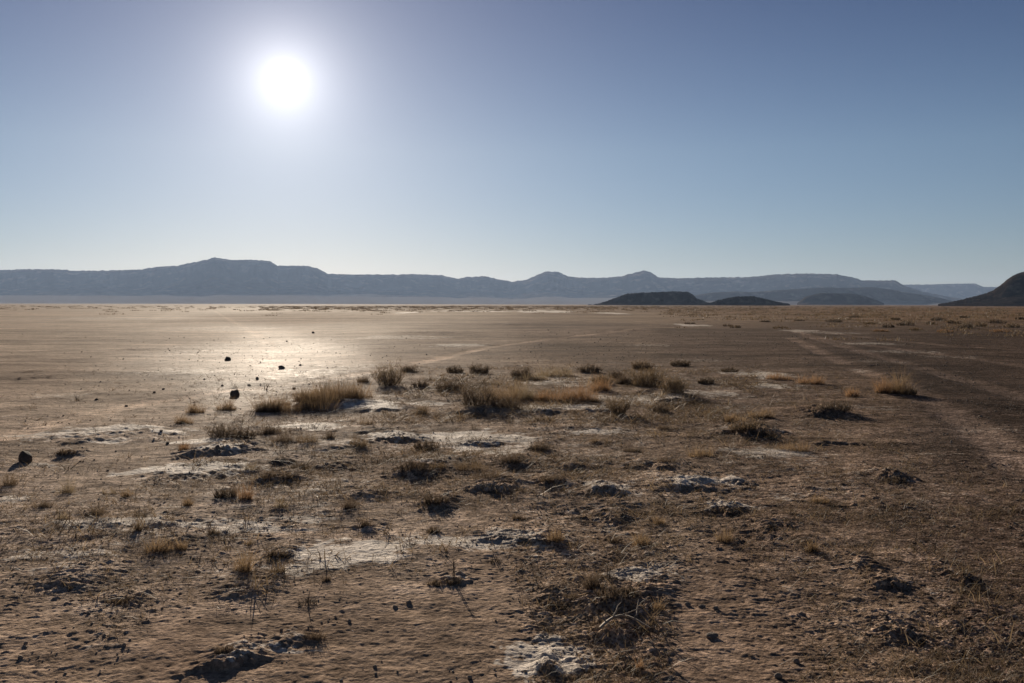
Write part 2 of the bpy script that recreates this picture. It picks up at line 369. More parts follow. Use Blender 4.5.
def hill_mat(name, c1, c2, cf, scale, streak, bdist):
    m, nt, out = new_mat(name); L = nt.links
    geo = nd(nt, 'ShaderNodeNewGeometry')
    n = nd(nt, 'ShaderNodeTexNoise', i_Scale=scale, i_Detail=8.0, i_Roughness=.68); L.new(geo.outputs['Position'], n.inputs['Vector'])
    mp = nd(nt, 'ShaderNodeMapping'); L.new(geo.outputs['Position'], mp.inputs[0]); mp.inputs['Scale'].default_value = (streak, streak, streak * .18)
    n2 = nd(nt, 'ShaderNodeTexNoise', i_Scale=1.0, i_Detail=6.0, i_Roughness=.6); L.new(mp.outputs[0], n2.inputs['Vector'])
    r = nd(nt, 'ShaderNodeMapRange'); L.new(n.outputs[0], r.inputs[0]); r.inputs[1].default_value = .35; r.inputs[2].default_value = .65
    r2 = nd(nt, 'ShaderNodeMapRange'); L.new(n2.outputs[0], r2.inputs[0]); r2.inputs[1].default_value = .52; r2.inputs[2].default_value = .72
    c = mix(nt, r.outputs[0], c1, c2)
    c = mix(nt, mth(nt, 'MULTIPLY', r2.outputs[0], .85), c, tuple(v * 3.0 for v in c2))
    at_ = nd(nt, 'ShaderNodeAttribute', attribute_name='pale')
    c = mix(nt, at_.outputs['Fac'], c, cf)
    b = nd(nt, 'ShaderNodeBsdfPrincipled', i_Roughness=1.0); b.inputs['Specular IOR Level'].default_value = 0
    L.new(c, b.inputs['Base Color'])
    bp = nd(nt, 'ShaderNodeBump', i_Strength=.7, i_Distance=bdist); L.new(n.outputs[0], bp.inputs['Height']); L.new(bp.outputs[0], b.inputs['Normal'])
    L.new(b.outputs[0], out.inputs[0])
    return m


def plant_mat(name, c1, c2, trans=.45, rough=.6):
    """blades and leaves: colour varies from blade to blade, light shines through"""
    m, nt, out = new_mat(name); L = nt.links
    a = nd(nt, 'ShaderNodeAttribute', attribute_name='tint')
    c = mix(nt, a.outputs['Fac'], c1, c2)
    d = nd(nt, 'ShaderNodeBsdfPrincipled', i_Roughness=rough); d.inputs['Specular IOR Level'].default_value = .2
    L.new(c, d.inputs['Base Color'])
    if trans:
        t = nd(nt, 'ShaderNodeBsdfTranslucent'); L.new(c, t.inputs[0])
        mx = nd(nt, 'ShaderNodeMixShader'); mx.inputs[0].default_value = trans
        L.new(d.outputs[0], mx.inputs[1]); L.new(t.outputs[0], mx.inputs[2]); L.new(mx.outputs[0], out.inputs[0])
    else: L.new(d.outputs[0], out.inputs[0])
    return m


M = {
    'ground': ground_material(),
    'hill': hill_mat('hill_rock', (.045, .036, .03), (.095, .076, .062), (.29, .25, .22), .008, .012, 14),  # pale foot tone: fan soil, with mist at the foot painted into it
    'dark_hill': hill_mat('dark_hill_rock', (.013, .0105, .009), (.034, .026, .0215), (.06, .045, .035), .06, .09, 2.5),
    'rock': earth_mat('dark_stone', (.06, .048, .04), (.15, .12, .10), 30, bump=.5, bdist=.01),
    'clod': earth_mat('soil_clod', (.17, .133, .105), (.33, .265, .21), 40, bump=.6, bdist=.008),
    'gravel': earth_mat('gravel_stone', (.13, .103, .082), (.46, .385, .31), 60, bump=0),
    'gold': plant_mat('golden_straw', (.16, .105, .06), (.42, .295, .17), .5),
    'straw': plant_mat('pale_straw', (.20, .145, .085), (.42, .33, .21), .45),
    'orange': plant_mat('rust_grass', (.24, .14, .075), (.42, .265, .145), .5),
    'olive': plant_mat('dry_olive_leaf', (.12, .085, .05), (.32, .23, .14), .45),
    'grey': plant_mat('grey_brown_leaf', (.085, .062, .044), (.25, .185, .125), .4),
    'twig': plant_mat('dark_twig', (.045, .034, .026), (.10, .078, .058), 0, .8),
    'dead': plant_mat('dead_litter', (.05, .038, .028), (.13, .10, .07), .2, .8),
    'scrub': plant_mat('far_scrub_leaf', (.09, .066, .046), (.25, .18, .11), .4),
    'litter': plant_mat('grass_litter', (.07, .052, .036), (.36, .26, .155), .4),
    'bleached': plant_mat('bleached_wood', (.24, .20, .16), (.36, .31, .26), 0, .8),
}


def mesh_np(name, verts, faces, mat, attrs=None, smooth=False):
    """mesh from numpy: verts (n,3); faces list of int arrays (m,k)"""
    me = bpy.data.meshes.new(name)
    verts = np.asarray(verts, np.float32)
    me.vertices.add(len(verts)); me.vertices.foreach_set('co', verts.ravel())
    faces = [f for f in (faces if isinstance(faces, list) else [faces]) if len(f)]
    nl = sum(f.size for f in faces); nf = sum(len(f) for f in faces)
    me.loops.add(nl); me.polygons.add(nf)
    me.loops.foreach_set('vertex_index', np.concatenate([f.ravel() for f in faces]).astype(np.int32))
    tot = np.concatenate([np.full(len(f), f.shape[1], np.int32) for f in faces])
    me.polygons.foreach_set('loop_start', np.concatenate([[0], np.cumsum(tot)[:-1]]).astype(np.int32))
    if smooth: me.polygons.foreach_set('use_smooth', np.ones(nf, bool))
    for k, v in (attrs or {}).items():
        v = np.asarray(v, np.float32)
        if v.ndim == 1:
            a = me.attributes.new(k, 'FLOAT', 'POINT'); a.data.foreach_set('value', v)
        else:
            a = me.attributes.new(k, 'FLOAT_COLOR', 'POINT')
            a.data.foreach_set('color', np.concatenate([v, np.ones((len(v), 1), np.float32)], 1).ravel())
    me.update(calc_edges=True); me.validate()
    me.materials.append(M[mat])
    return me


def obj(name, me, parent=None, kind=None):
    o = bpy.data.objects.new(name, me); COL.objects.link(o)
    if parent is not None: o.parent = parent
    if kind: o['kind'] = kind
    return o


# ------------------------------------------------------------------ the ground sheet
def build_ground():
    az = np.concatenate([np.arange(-180, -42, 3.0), np.arange(-42, -31, .3), np.arange(-31, 31, .085), np.arange(31, 42, .3), np.arange(42, 180, 3.0)])
    r = [.25, .6, 1.1, 1.7, 2.3, 2.9, 3.4]
    d = 3.6
    while d < 12500:
        r.append(d)
        step = d * d / (CAM_H * FPX) * .36
        d += min(max(step, .007), d * .02)
    r = np.array(r); print('rows', len(r), 'cols', len(az))
    A = np.radians(az)
    X = np.outer(r, np.sin(A)).ravel(); Y = np.outer(r, np.cos(A)).ravel()
    sp = np.repeat(np.maximum(np.gradient(r), r * math.radians(.085)), len(az))
    h, z, cr, tr = ground_z(X, Y, sp, True)
    soil = z[:, :3] * 1.0
    soil = soil * (1 + 1.0 * tr[:, None]) + .03 * tr[:, None]
    n, k = len(r), len(az)
    i = np.arange(n - 1)[:, None] * k; j = np.arange(k)[None, :]; j2 = (j + 1) % k
    q = np.stack([i + j, i + j2, i + k + j2, i + k + j], -1).reshape(-1, 4)
    q = q[:, ::-1]
    verts = np.stack([X, Y, h], 1)
    me = mesh_np('ground', np.concatenate([verts, [[0, 0, 0]]]), [q, np.stack([np.full(k, n * k), np.arange(k), (np.arange(k) + 1) % k], 1)[:, ::-1]], 'ground',
                 {'soil': np.concatenate([soil, soil[:1]]), 'cover': np.concatenate([np.stack([cr, z[:, 4], z[:, 5]], 1), [[0, 0, 0]]])}, smooth=True)
    obj('ground', me, kind='structure')


build_ground()


def gz(x, y):
    return float(ground_z(np.array([x]), np.array([y]), np.array([.03]))[0])


# ------------------------------------------------------------------ hills
def hill(name, sky, dist, mat, front=3.2, seed=1, cliff=.55, fan=0.0, jag=1.0, step=1.2):
    """a ridge whose crest stands at distance dist along the outline given by photo bearings and elevations"""
    px = np.arange(sky[0][0], sky[-1][0] + .01, step)
    yy = np.interp(px, [p[0] for p in sky], [p[1] for p in sky])
    rays = np.array([ray(a, b) for a, b in zip(px, yy)])
    az = np.arctan(rays[:, 0])
    if isinstance(dist, tuple): dist = np.interp(px, *dist)
    zc = CAM_H + dist * rays[:, 1] + 0.0
    zc = np.maximum(zc, .5)
    Hm = zc.max()
    zc = zc + gnoise(px / 5.0, px * 0, seed) * Hm * .018 * jag + gnoise(px / 1.7, px * 0, seed + 1) * Hm * .016 * jag
    t = np.concatenate([[-1.0], np.linspace(-.8, 0, 8) if fan else [], np.linspace(.0, 1, 40)[1 if fan else 0:], 1 + np.array([.05, .12, .25, .5, 1.0])])
    V = []
    U = az * dist
    gul = gnoise(U / (1.6 * Hm), px * 0 + seed, seed + 2) * .6 + gnoise(U / (.6 * Hm), px * 0, seed + 3) * .3
    for tt in t:
        if tt <= 0:      # the gentle fan in front of the slope
            dd = dist - front * Hm + tt * fan * Hm if fan else dist - front * Hm + tt * .6 * Hm
            z = zc * .19 * (1 + tt) ** 1.4 if fan else zc * 0 - .02 * Hm * (-tt) - 1.0 * (-tt)
            if fan: z = z - 2.0 * (-tt) ** 3
            off = 0
        elif tt <= 1:
            f0 = .19 if fan else 0
            talus = tt ** 1.25 * .62; cl = sstep(cliff, min(cliff + .3, 1.0), tt) * .38
            z = zc * (f0 + (1 - f0) * (talus + cl))
            z = z * (1 + (.06 if fan else .015) * gul * math.sin(math.pi * tt)) 
            n = gnoise(U / (.55 * Hm), px * 0 + tt * front / .55, seed + 5) * .05 + gnoise(U / (.22 * Hm), px * 0 + tt * front / .22, seed + 6) * .025
            z = z + zc * n * math.sin(math.pi * tt) ** .7
            dd = dist - front * Hm * (1 - tt)
            off = gul * front * Hm * .16 * (1 - tt) * tt * 3
        else:
            s = tt - 1
            z = zc * (1 - s) - s * 6
            dd = dist + s * 2.5 * Hm; off = 0
        R = dd + off
        V.append(np.stack([np.sin(az) * R / np.cos(az), R + 0 * az, z], 1))
    n, k = len(t), len(px)
    V = np.concatenate(V)
    i = np.arange(n - 1)[:, None] * k; j = np.arange(k - 1)[None, :]
    q = np.stack([i + j, i + j + 1, i + k + j + 1, i + k + j], -1).reshape(-1, 4)
    tt = np.repeat(t, k)
    wob = gnoise(np.tile(U, n) / (2.2 * Hm), tt * 3, seed + 8) * .22 + gnoise(np.tile(U, n) / (.5 * Hm), tt * 6, seed + 9) * .12
    pale = (1 - sstep(-.02, .24, tt + wob)) * (1.0 if fan else .2)
    o = obj(name, mesh_np(name, V, q, mat, {'pale': pale}, smooth=True), kind='structure')
    return o


RANGE = [(-260, 300), (-230, 285), (-180, 276), (-120, 272), (-60, 271), (0, 270), (30, 269), (65, 269.5), (70, 270.7), (100, 270.6), (140, 269.5), (155, 267), (178, 265.5), (190, 263), (205, 260), (215, 257.3), (222, 258.5),
         (232, 260), (250, 259.6), (270, 261), (277, 265.5), (290, 265.7), (308, 265.8), (318, 268.5), (328, 273.8), (350, 274.4), (400, 274.5), (410, 274), (440, 275), (458, 278.7), (466, 277), (485, 276.2), (500, 279.5), (512, 281.7), (525, 280), (535, 276), (545, 271.6), (558, 271.6), (568, 276.3),
         (580, 277.6), (600, 277.8), (620, 276.5), (635, 272.5), (645, 270.4), (652, 272.5), (658, 277.3), (680, 278.2), (708, 277.4), (749, 277), (760, 276), (776, 274.2), (804, 273.4), (835, 274.1), (852, 277), (862, 280.3), (896, 280.4), (903, 285), (920, 291), (950, 297), (980, 301)]
RANGE_D = ([-260, 0, 200, 300, 420, 560, 700, 850, 980], [7700, 7450, 7350, 7500, 7850, 8000, 7800, 7550, 7450])
FAR_R = [(780, 301), (820, 290), (870, 285), (900, 284.6), (927, 284.5), (950, 283.8), (975, 283.4), (983, 286.8), (1000, 287), (1050, 286), (1110, 284), (1180, 286), (1260, 290), (1330, 300)]
hill('far_mesa', FAR_R, 10500, 'hill', seed=5, fan=2.0)
hill('low_ridge', [(650, 304), (668, 300), (690, 296), (712, 292.6), (735, 291.4), (752, 292.2), (775, 290.4), (800, 288.6), (826, 287.4), (850, 287.8), (872, 287), (890, 289.4), (915, 293.5), (940, 298), (965, 304)], 5000, 'hill', seed=81, fan=1.5)
hill('mesa_range', RANGE, RANGE_D, 'hill', seed=21, fan=3.5)
hill('foothill', [(797, 303), (806, 296.6), (821, 293.1), (838, 293.4), (852, 293.6), (866, 296.2), (884, 303)], 3300, 'hill', seed=41, step=.6)
hill('dark_butte', [(588, 304.5), (597, 304), (605, 301.6), (613, 298.6), (619, 296.4), (627, 293.7), (638, 292.7), (648, 292.4), (660, 292), (675, 291.2), (688, 291.8), (692, 294), (697, 298.5), (706, 301.8), (716, 304)], 1700, 'dark_hill', seed=51, jag=3.2, step=.5)
hill('low_knoll', [(700, 304), (711, 302.4), (718, 300), (725, 298.6), (733, 296.8), (745, 296.2), (754, 296.3), (763, 298.2), (776, 301.4), (790, 304)], 1500, 'dark_hill', seed=61, jag=3.2, step=.5)
hill('black_hill', [(938, 304), (948, 302.5), (961, 299.6), (975, 296.2), (985, 293.5), (993, 290.3), (1000, 285.5), (1006, 280.5), (1012, 276), (1018, 273.2), (1024, 271.6), (1040, 268), (1080, 264), (1120, 263.5), (1150, 270), (1190, 285), (1240, 304)], 1300, 'dark_hill', seed=71, jag=.9, step=.6)


# ------------------------------------------------------------------ plants, stones
def blades(n, spread, hmin, hmax, width, lean=.35, curl=.4, sx=1.0, sy=1.0, out=.6, r=None, seg=3):
    """n curved tapering blades; returns verts, faces, tint"""
    r = r or rng
    ang = r.uniform(0, 2 * np.pi, n); rad = spread * np.sqrt(r.uniform(0, 1, n))
    bx = np.cos(ang) * rad * sx; by = np.sin(ang) * rad * sy
    edge = rad / max(spread, 1e-6)
    Lh = r.uniform(hmin, hmax, n) * (1 - .45 * edge ** 2)
    la = np.where(r.uniform(0, 1, n) < out, ang + r.normal(0, .5, n), r.uniform(0, 2 * np.pi, n))
    le = np.abs(r.normal(0, lean, n)) + .25 * edge * lean * 2
    cu = np.abs(r.normal(0, curl, n))
    fa = r.uniform(0, np.pi, n)
    w = width * r.uniform(.6, 1.3, n)
    ts = np.linspace(0, 1, seg + 1); ws = np.array([1, .85, .6, .12] if seg == 3 else [1, .7, .1])[:seg + 1]
    V = []
    for t, k in zip(ts, ws):
        hx = le * t + cu * t * t; hz = t * (1 - .35 * np.minimum(cu, 1.2) * t)
        nx = np.sqrt(hx * hx + hz * hz) / max(t, 1e-3) if t > 0 else 1
        cxx = bx + np.cos(la) * Lh * hx * .8; cyy = by + np.sin(la) * Lh * hx * .8; cz = Lh * hz - .006 * (t == 0)
        ox = np.cos(fa) * w * k * .5; oy = np.sin(fa) * w * k * .5
        V.append(np.stack([cxx - ox, cyy - oy, cz], 1)); V.append(np.stack([cxx + ox, cyy + oy, cz], 1))
    V = np.stack(V, 1)                     # n, 2*(seg+1), 3
    K = 2 * (seg + 1)
    F = []
    b = np.arange(n) * K
    for s in range(seg):
        F.append(np.stack([b + 2 * s, b + 2 * s + 1, b + 2 * s + 3, b + 2 * s + 2], 1))
    tint = np.repeat(r.uniform(0, 1, n), K)
    return V.reshape(-1, 3), np.concatenate(F), tint


def tubes(paths, radii, r=None):
    """three-sided tapering tubes along polylines; paths list of (k,3), radii list of (k,)"""
    r = r or rng
    V = []; F = []; T = []; o = 0
    for P, R in zip(paths, radii):
        P = np.asarray(P); k = len(P)
        d = np.gradient(P, axis=0); d /= np.linalg.norm(d, axis=1)[:, None] + 1e-9
        a = np.cross(d, [.3, .5, .81]); a /= np.linalg.norm(a, axis=1)[:, None] + 1e-9
        b = np.cross(d, a)
        ring = np.stack([P + (np.cos(t) * a + np.sin(t) * b) * R[:, None] for t in (0, 2.094, 4.189)], 1)
        V.append(ring.reshape(-1, 3))
        i = np.arange(k - 1)[:, None] * 3; j = np.arange(3)[None, :]; j2 = (j + 1) % 3
        F.append((np.stack([i + j, i + j2, i + 3 + j2, i + 3 + j], -1).reshape(-1, 4)) + o)
        T.append(np.full(k * 3, r.uniform()))
        o += k * 3
    return np.concatenate(V), np.concatenate(F), np.concatenate(T)


def thing(name, label, cat, loc, group=None, rot=0.0):
    o = bpy.data.objects.new(name, None); COL.objects.link(o)
    o.location = loc; o.rotation_euler = (0, 0, rot); o.empty_display_size = .1
    o['label'] = label; o['category'] = cat
    if group: o['group'] = group
    return o


def part(name, vft, mat, parent):
    return obj(name, mesh_np(name, vft[0], vft[1], mat, {'tint': vft[2]}), parent)


def clumps(n, w, hmin, hmax, bw, lean, curl, r, k=None, sy=.8):
    """an uneven tuft: several small sprays of blades of different heights"""
    k = k or int(np.clip(3 + w * 9, 3, 16))
    V = []; F = []; T = []; o = 0
    for i in range(k):
        a = r.uniform(0, 6.28); q = w * .36 * math.sqrt(r.uniform())
        f = r.uniform(.45, 1.1)
        v, fc, t = blades(max(int(n / k * r.uniform(.5, 1.5)), 5), w * .19 * r.uniform(.6, 1.2), hmin * f, hmax * f, bw, lean=lean * r.uniform(.7, 1.4), curl=curl, r=r)
        V.append(v + np.array([math.cos(a) * q, math.sin(a) * q * sy, 0])); F.append(fc + o); T.append(np.clip(t * .7 + r.uniform(0, .3), 0, 1)); o += len(v)
    return np.concatenate(V), np.concatenate(F), np.concatenate(T)


def grass(px, py, w, h, mat, label, cat='grass tuft', name='grass_tuft', dens=1.0, group='dry grass tufts', stalks=0, lean=.42):
    x, y = at(px, py); m = mpp(py); D = y
    r = np.random.default_rng(int(px * 7 + py * 131))
    wm = w * m; hm = h * m
    root = thing(name, label, cat, (x, y, gz(x, y) - .004), group)
    n = int(np.clip(90 + 640 * wm, 90, 600) * dens)
    bw = max(.0019, .00022 * D)
    part('blades', clumps(n, wm, hm * .45, hm * 1.6, bw, lean * .8, .35, r), mat, root)
    part('dead_base', clumps(int(max(n * .7, 40)), wm * 1.15, hm * .10, hm * .40, bw * 1.2, 1.0, .7, r), 'dead', root)
    if stalks:
        P = []; R = []
        for _ in range(stalks):
            a = r.uniform(0, 6.28); b = np.array([math.cos(a), math.sin(a), 0]) * wm * .3 * r.uniform()
            L = hm * r.uniform(.9, 1.35)
            e = b + np.array([r.normal(0, .2) * L, r.normal(0, .2) * L, L])
            t = np.linspace(0, 1, 5)[:, None]
            P.append(b + (e - b) * t + np.array([r.normal(0, .08), r.normal(0, .08), 0]) * L * t * t); R.append(np.linspace(.0012, .0006, 5) * max(1, D * .08))
        part('stalk', tubes(P, R, r), 'dead', root)
    return root


def shrub(px, py, w, h, leaf, label, cat='shrub', name='desert_shrub', dens=1.0, group='dry shrubs', flat=1.0):
    h = h * .74
    x, y = at(px, py); m = mpp(py); D = y
    r = np.random.default_rng(int(px * 13 + py * 57))
    wm = w * m; hm = h * m
    root = thing(name, label, cat, (x, y, gz(x, y) - .004), group)
    P = []; R = []; tips = []
    for _ in range(int(np.clip((34 + 90 * wm) * dens, 16, 130))):
        a = r.uniform(0, 6.28); q = math.sqrt(r.uniform())
        st = np.array([math.cos(a) * q * wm * .34, math.sin(a) * q * wm * .28, -.008])
        L = hm * r.uniform(.45, 1.12) * (1 - .45 * q * q * flat)
        tl = r.uniform(.1, .75) * (.4 + q)
        e = st + np.array([math.cos(a + r.normal(0, .5)) * tl * L, math.sin(a + r.normal(0, .5)) * tl * L, L])
        t = np.linspace(0, 1, 5)[:, None]
        A = st + (e - st) * t + r.normal(0, L * .05, (5, 3)) * t
        A[:, 2] = np.maximum(A[:, 2], st[2])
        P.append(A); R.append(np.linspace(.0030, .0010, 5) * max(1, D * .055))
        for _ in range(4):
            i = r.integers(1, 5); d = r.normal(0, 1, 3); d[2] = abs(d[2]) * .8 + .15; d /= np.linalg.norm(d)
            S = A[i] + d * L * r.uniform(.15, .42) * np.linspace(0, 1, 3)[:, None] + r.normal(0, L * .03, (3, 3))
            P.append(S); R.append(np.linspace(.0016, .0007, 3) * max(1, D * .055)); tips += [A[i], S[1], S[2], S[2]]
    part('stems', tubes(P, R, r), 'twig', root)
    tips = np.array(tips)
    nl = int(np.clip(500 + 2200 * wm, 500, 3200) * dens)
    ll = np.clip(hm * .24, .02, .12) * (1 + D * .004)
    V, F, T = blades(nl, .001, ll * .5, ll * 1.3, max(.0022, .00026 * D), lean=.55, curl=.4, out=0, r=r, seg=2)
    base = tips[r.integers(0, len(tips), nl)] + r.normal(0, hm * .05, (nl, 3))
    V = V.reshape(nl, 6, 3) + base[:, None, :]; V[:, :, 2] = np.maximum(V[:, :, 2], .002)
    part('foliage', (V.reshape(-1, 3), F, T), leaf, root)
    if D < 30: part('dead_base', clumps(int(60 + 200 * wm), wm * .95, hm * .06, hm * .3, max(.002, .00022 * D), 1.0, .7, r), 'dead', root)
    return root


def stone_verts(r, n_sub=2, squash=.75):
    import bmesh
    bm = bmesh.new(); bmesh.ops.create_icosphere(bm, subdivisions=n_sub, radius=1.0)
    V = np.array([v.co[:] for v in bm.verts]); F = np.array([[v.index for v in f.verts] for f in bm.faces]); bm.free()
    for _ in range(7):                      # chip flat faces off
        d = r.normal(0, 1, 3); d /= np.linalg.norm(d); c = r.uniform(.55, .85)
        k = V @ d - c
        V = V - np.where(k > 0, k, 0)[:, None] * d * .9
    V = V * (1 + .12 * gnoise(V[:, 0] * 2.2 + r.uniform(0, 50), V[:, 1] * 2.2 + V[:, 2] * 1.3, 3)[:, None])
    return V * np.array([1, r.uniform(.75, 1.0), squash]), F


def stone(px, py, w, h, label, group='dark stones', name='stone'):
    if w < 6 or py > 560: w, h = w * .74, h * .74
    x, y = at(px, py); m = mpp(py)
    r = np.random.default_rng(int(px * 17 + py * 29))
    V, F = stone_verts(r, 3 if w > 6 else 2, 1.0)
    V = V / np.abs(V).max(0) * np.array([w * m * .5, w * m * .42, h * m * .56])
    V[:, 2] += h * m * .26
    o = obj(name, mesh_np(name, V, F, 'rock' if py < 560 else 'clod', smooth=False))
    o.location = (x, y + w * m * .3, gz(x, y + w * m * .3)); o.rotation_euler[2] = r.uniform(-.4, .4)
    o['label'] = label; o['category'] = 'stone'; o['group'] = group
    return o

# ---- stones (photo pixel of the foot, width, height)
STONES = [
    (24, 463, 15, 14, 'big dark rounded stone standing alone by the low pale bank on the near plain'),
    (234, 397, 10, 9, 'dark round stone on bright soil just above the two small grass tufts'),
    (227, 361, 7, 6, 'dark stone out on the bright flat, farthest of the larger loose stones'),
    (257, 380, 5, 5, 'small round dark stone between the big round stone and the golden clump'),
    (281, 369, 7, 3.5, 'flat dark stone lying in the brightest glare'),
    (313, 333, 4, 3, 'tiny dark stone far out on the flat beyond the glare'),
    (96, 399, 5, 3, 'small dark stone beside a flat darker one on bare soil of the plain'),
    (126, 405, 5, 3, 'flat small dark stone alone on bare soil, nearer than its neighbours'),
    (154, 393, 4, 2.6, 'small dark pebble paired with a second one on the bare plain'),
    (163, 390, 4, 2.6, 'small dark pebble, farther one of a pair on the bare plain'),
    (161, 433, 5, 3.4, 'small dark stone on soil behind the crusted mound, farther of two'),
    (167, 443, 5, 3.6, 'small dark stone on soil behind the crusted mound, nearer of two'),
    (204, 380, 3.5, 2.4, 'tiny dark pebble on pale soil before the far stone'),
    (222, 387, 4, 2.4, 'tiny flat pebble just beyond the round dark stone'),
    (249, 386, 5, 2.6, 'low dark pebble between the two round dark stones'),
    (294, 389, 5, 2.8, 'dark pebble in the glare right behind the golden clump'),
    (300, 366, 4, 2.4, 'dark chip of stone in the midst of the glare'),
    (779, 681, 12, 9, 'dark stone at the very front edge on smooth earth'),
    (797, 664, 9, 7, 'dark stone on smooth earth near the front edge, smaller of a pair'),
    (713, 639, 18, 8, 'broad dark clod on the smooth earth in front'),
    (850, 655, 9, 6, 'dark stone on the smooth earth where the gravel begins'),
    (88, 616, 6, 4.5, 'single dark clod on smooth brown earth in the front corner'),
    (124, 650, 6, 5, 'small dark clod on smooth earth near the long eroded ledge'),
    (395, 608, 8, 5, 'dark clod in a short row on the smooth front soil'),
    (409, 604, 9, 6, 'largest clod of the short row on the smooth front soil'),
    (349, 623, 6, 5, 'round clod on smooth soil beyond the front ledge'),
    (375, 667, 7, 4.5, 'dark clod close to the front edge of the smooth soil'),
    (470, 679, 8, 6, 'dark clod at the front edge beside a pale salt patch'),
    (281, 634, 5, 5, 'upright little clod behind the low spiky tuft in front'),
    (703, 608, 12, 5, 'low stone with pale top in a row beside the dark hollow'),
    (688, 606, 9, 5, 'low grey stone in the row beside the dark hollow'),
    (716, 610, 8, 5, 'end stone of the row beside the dark hollow'),
    (25, 646, 7, 5, 'dark clod at the front corner on pale-flecked earth'),
    (20, 660, 8, 5, 'dark flat clod at the front corner below another clod'),
]
for a in STONES: stone(*a)

G, S_, O = 'gold', 'straw', 'olive'
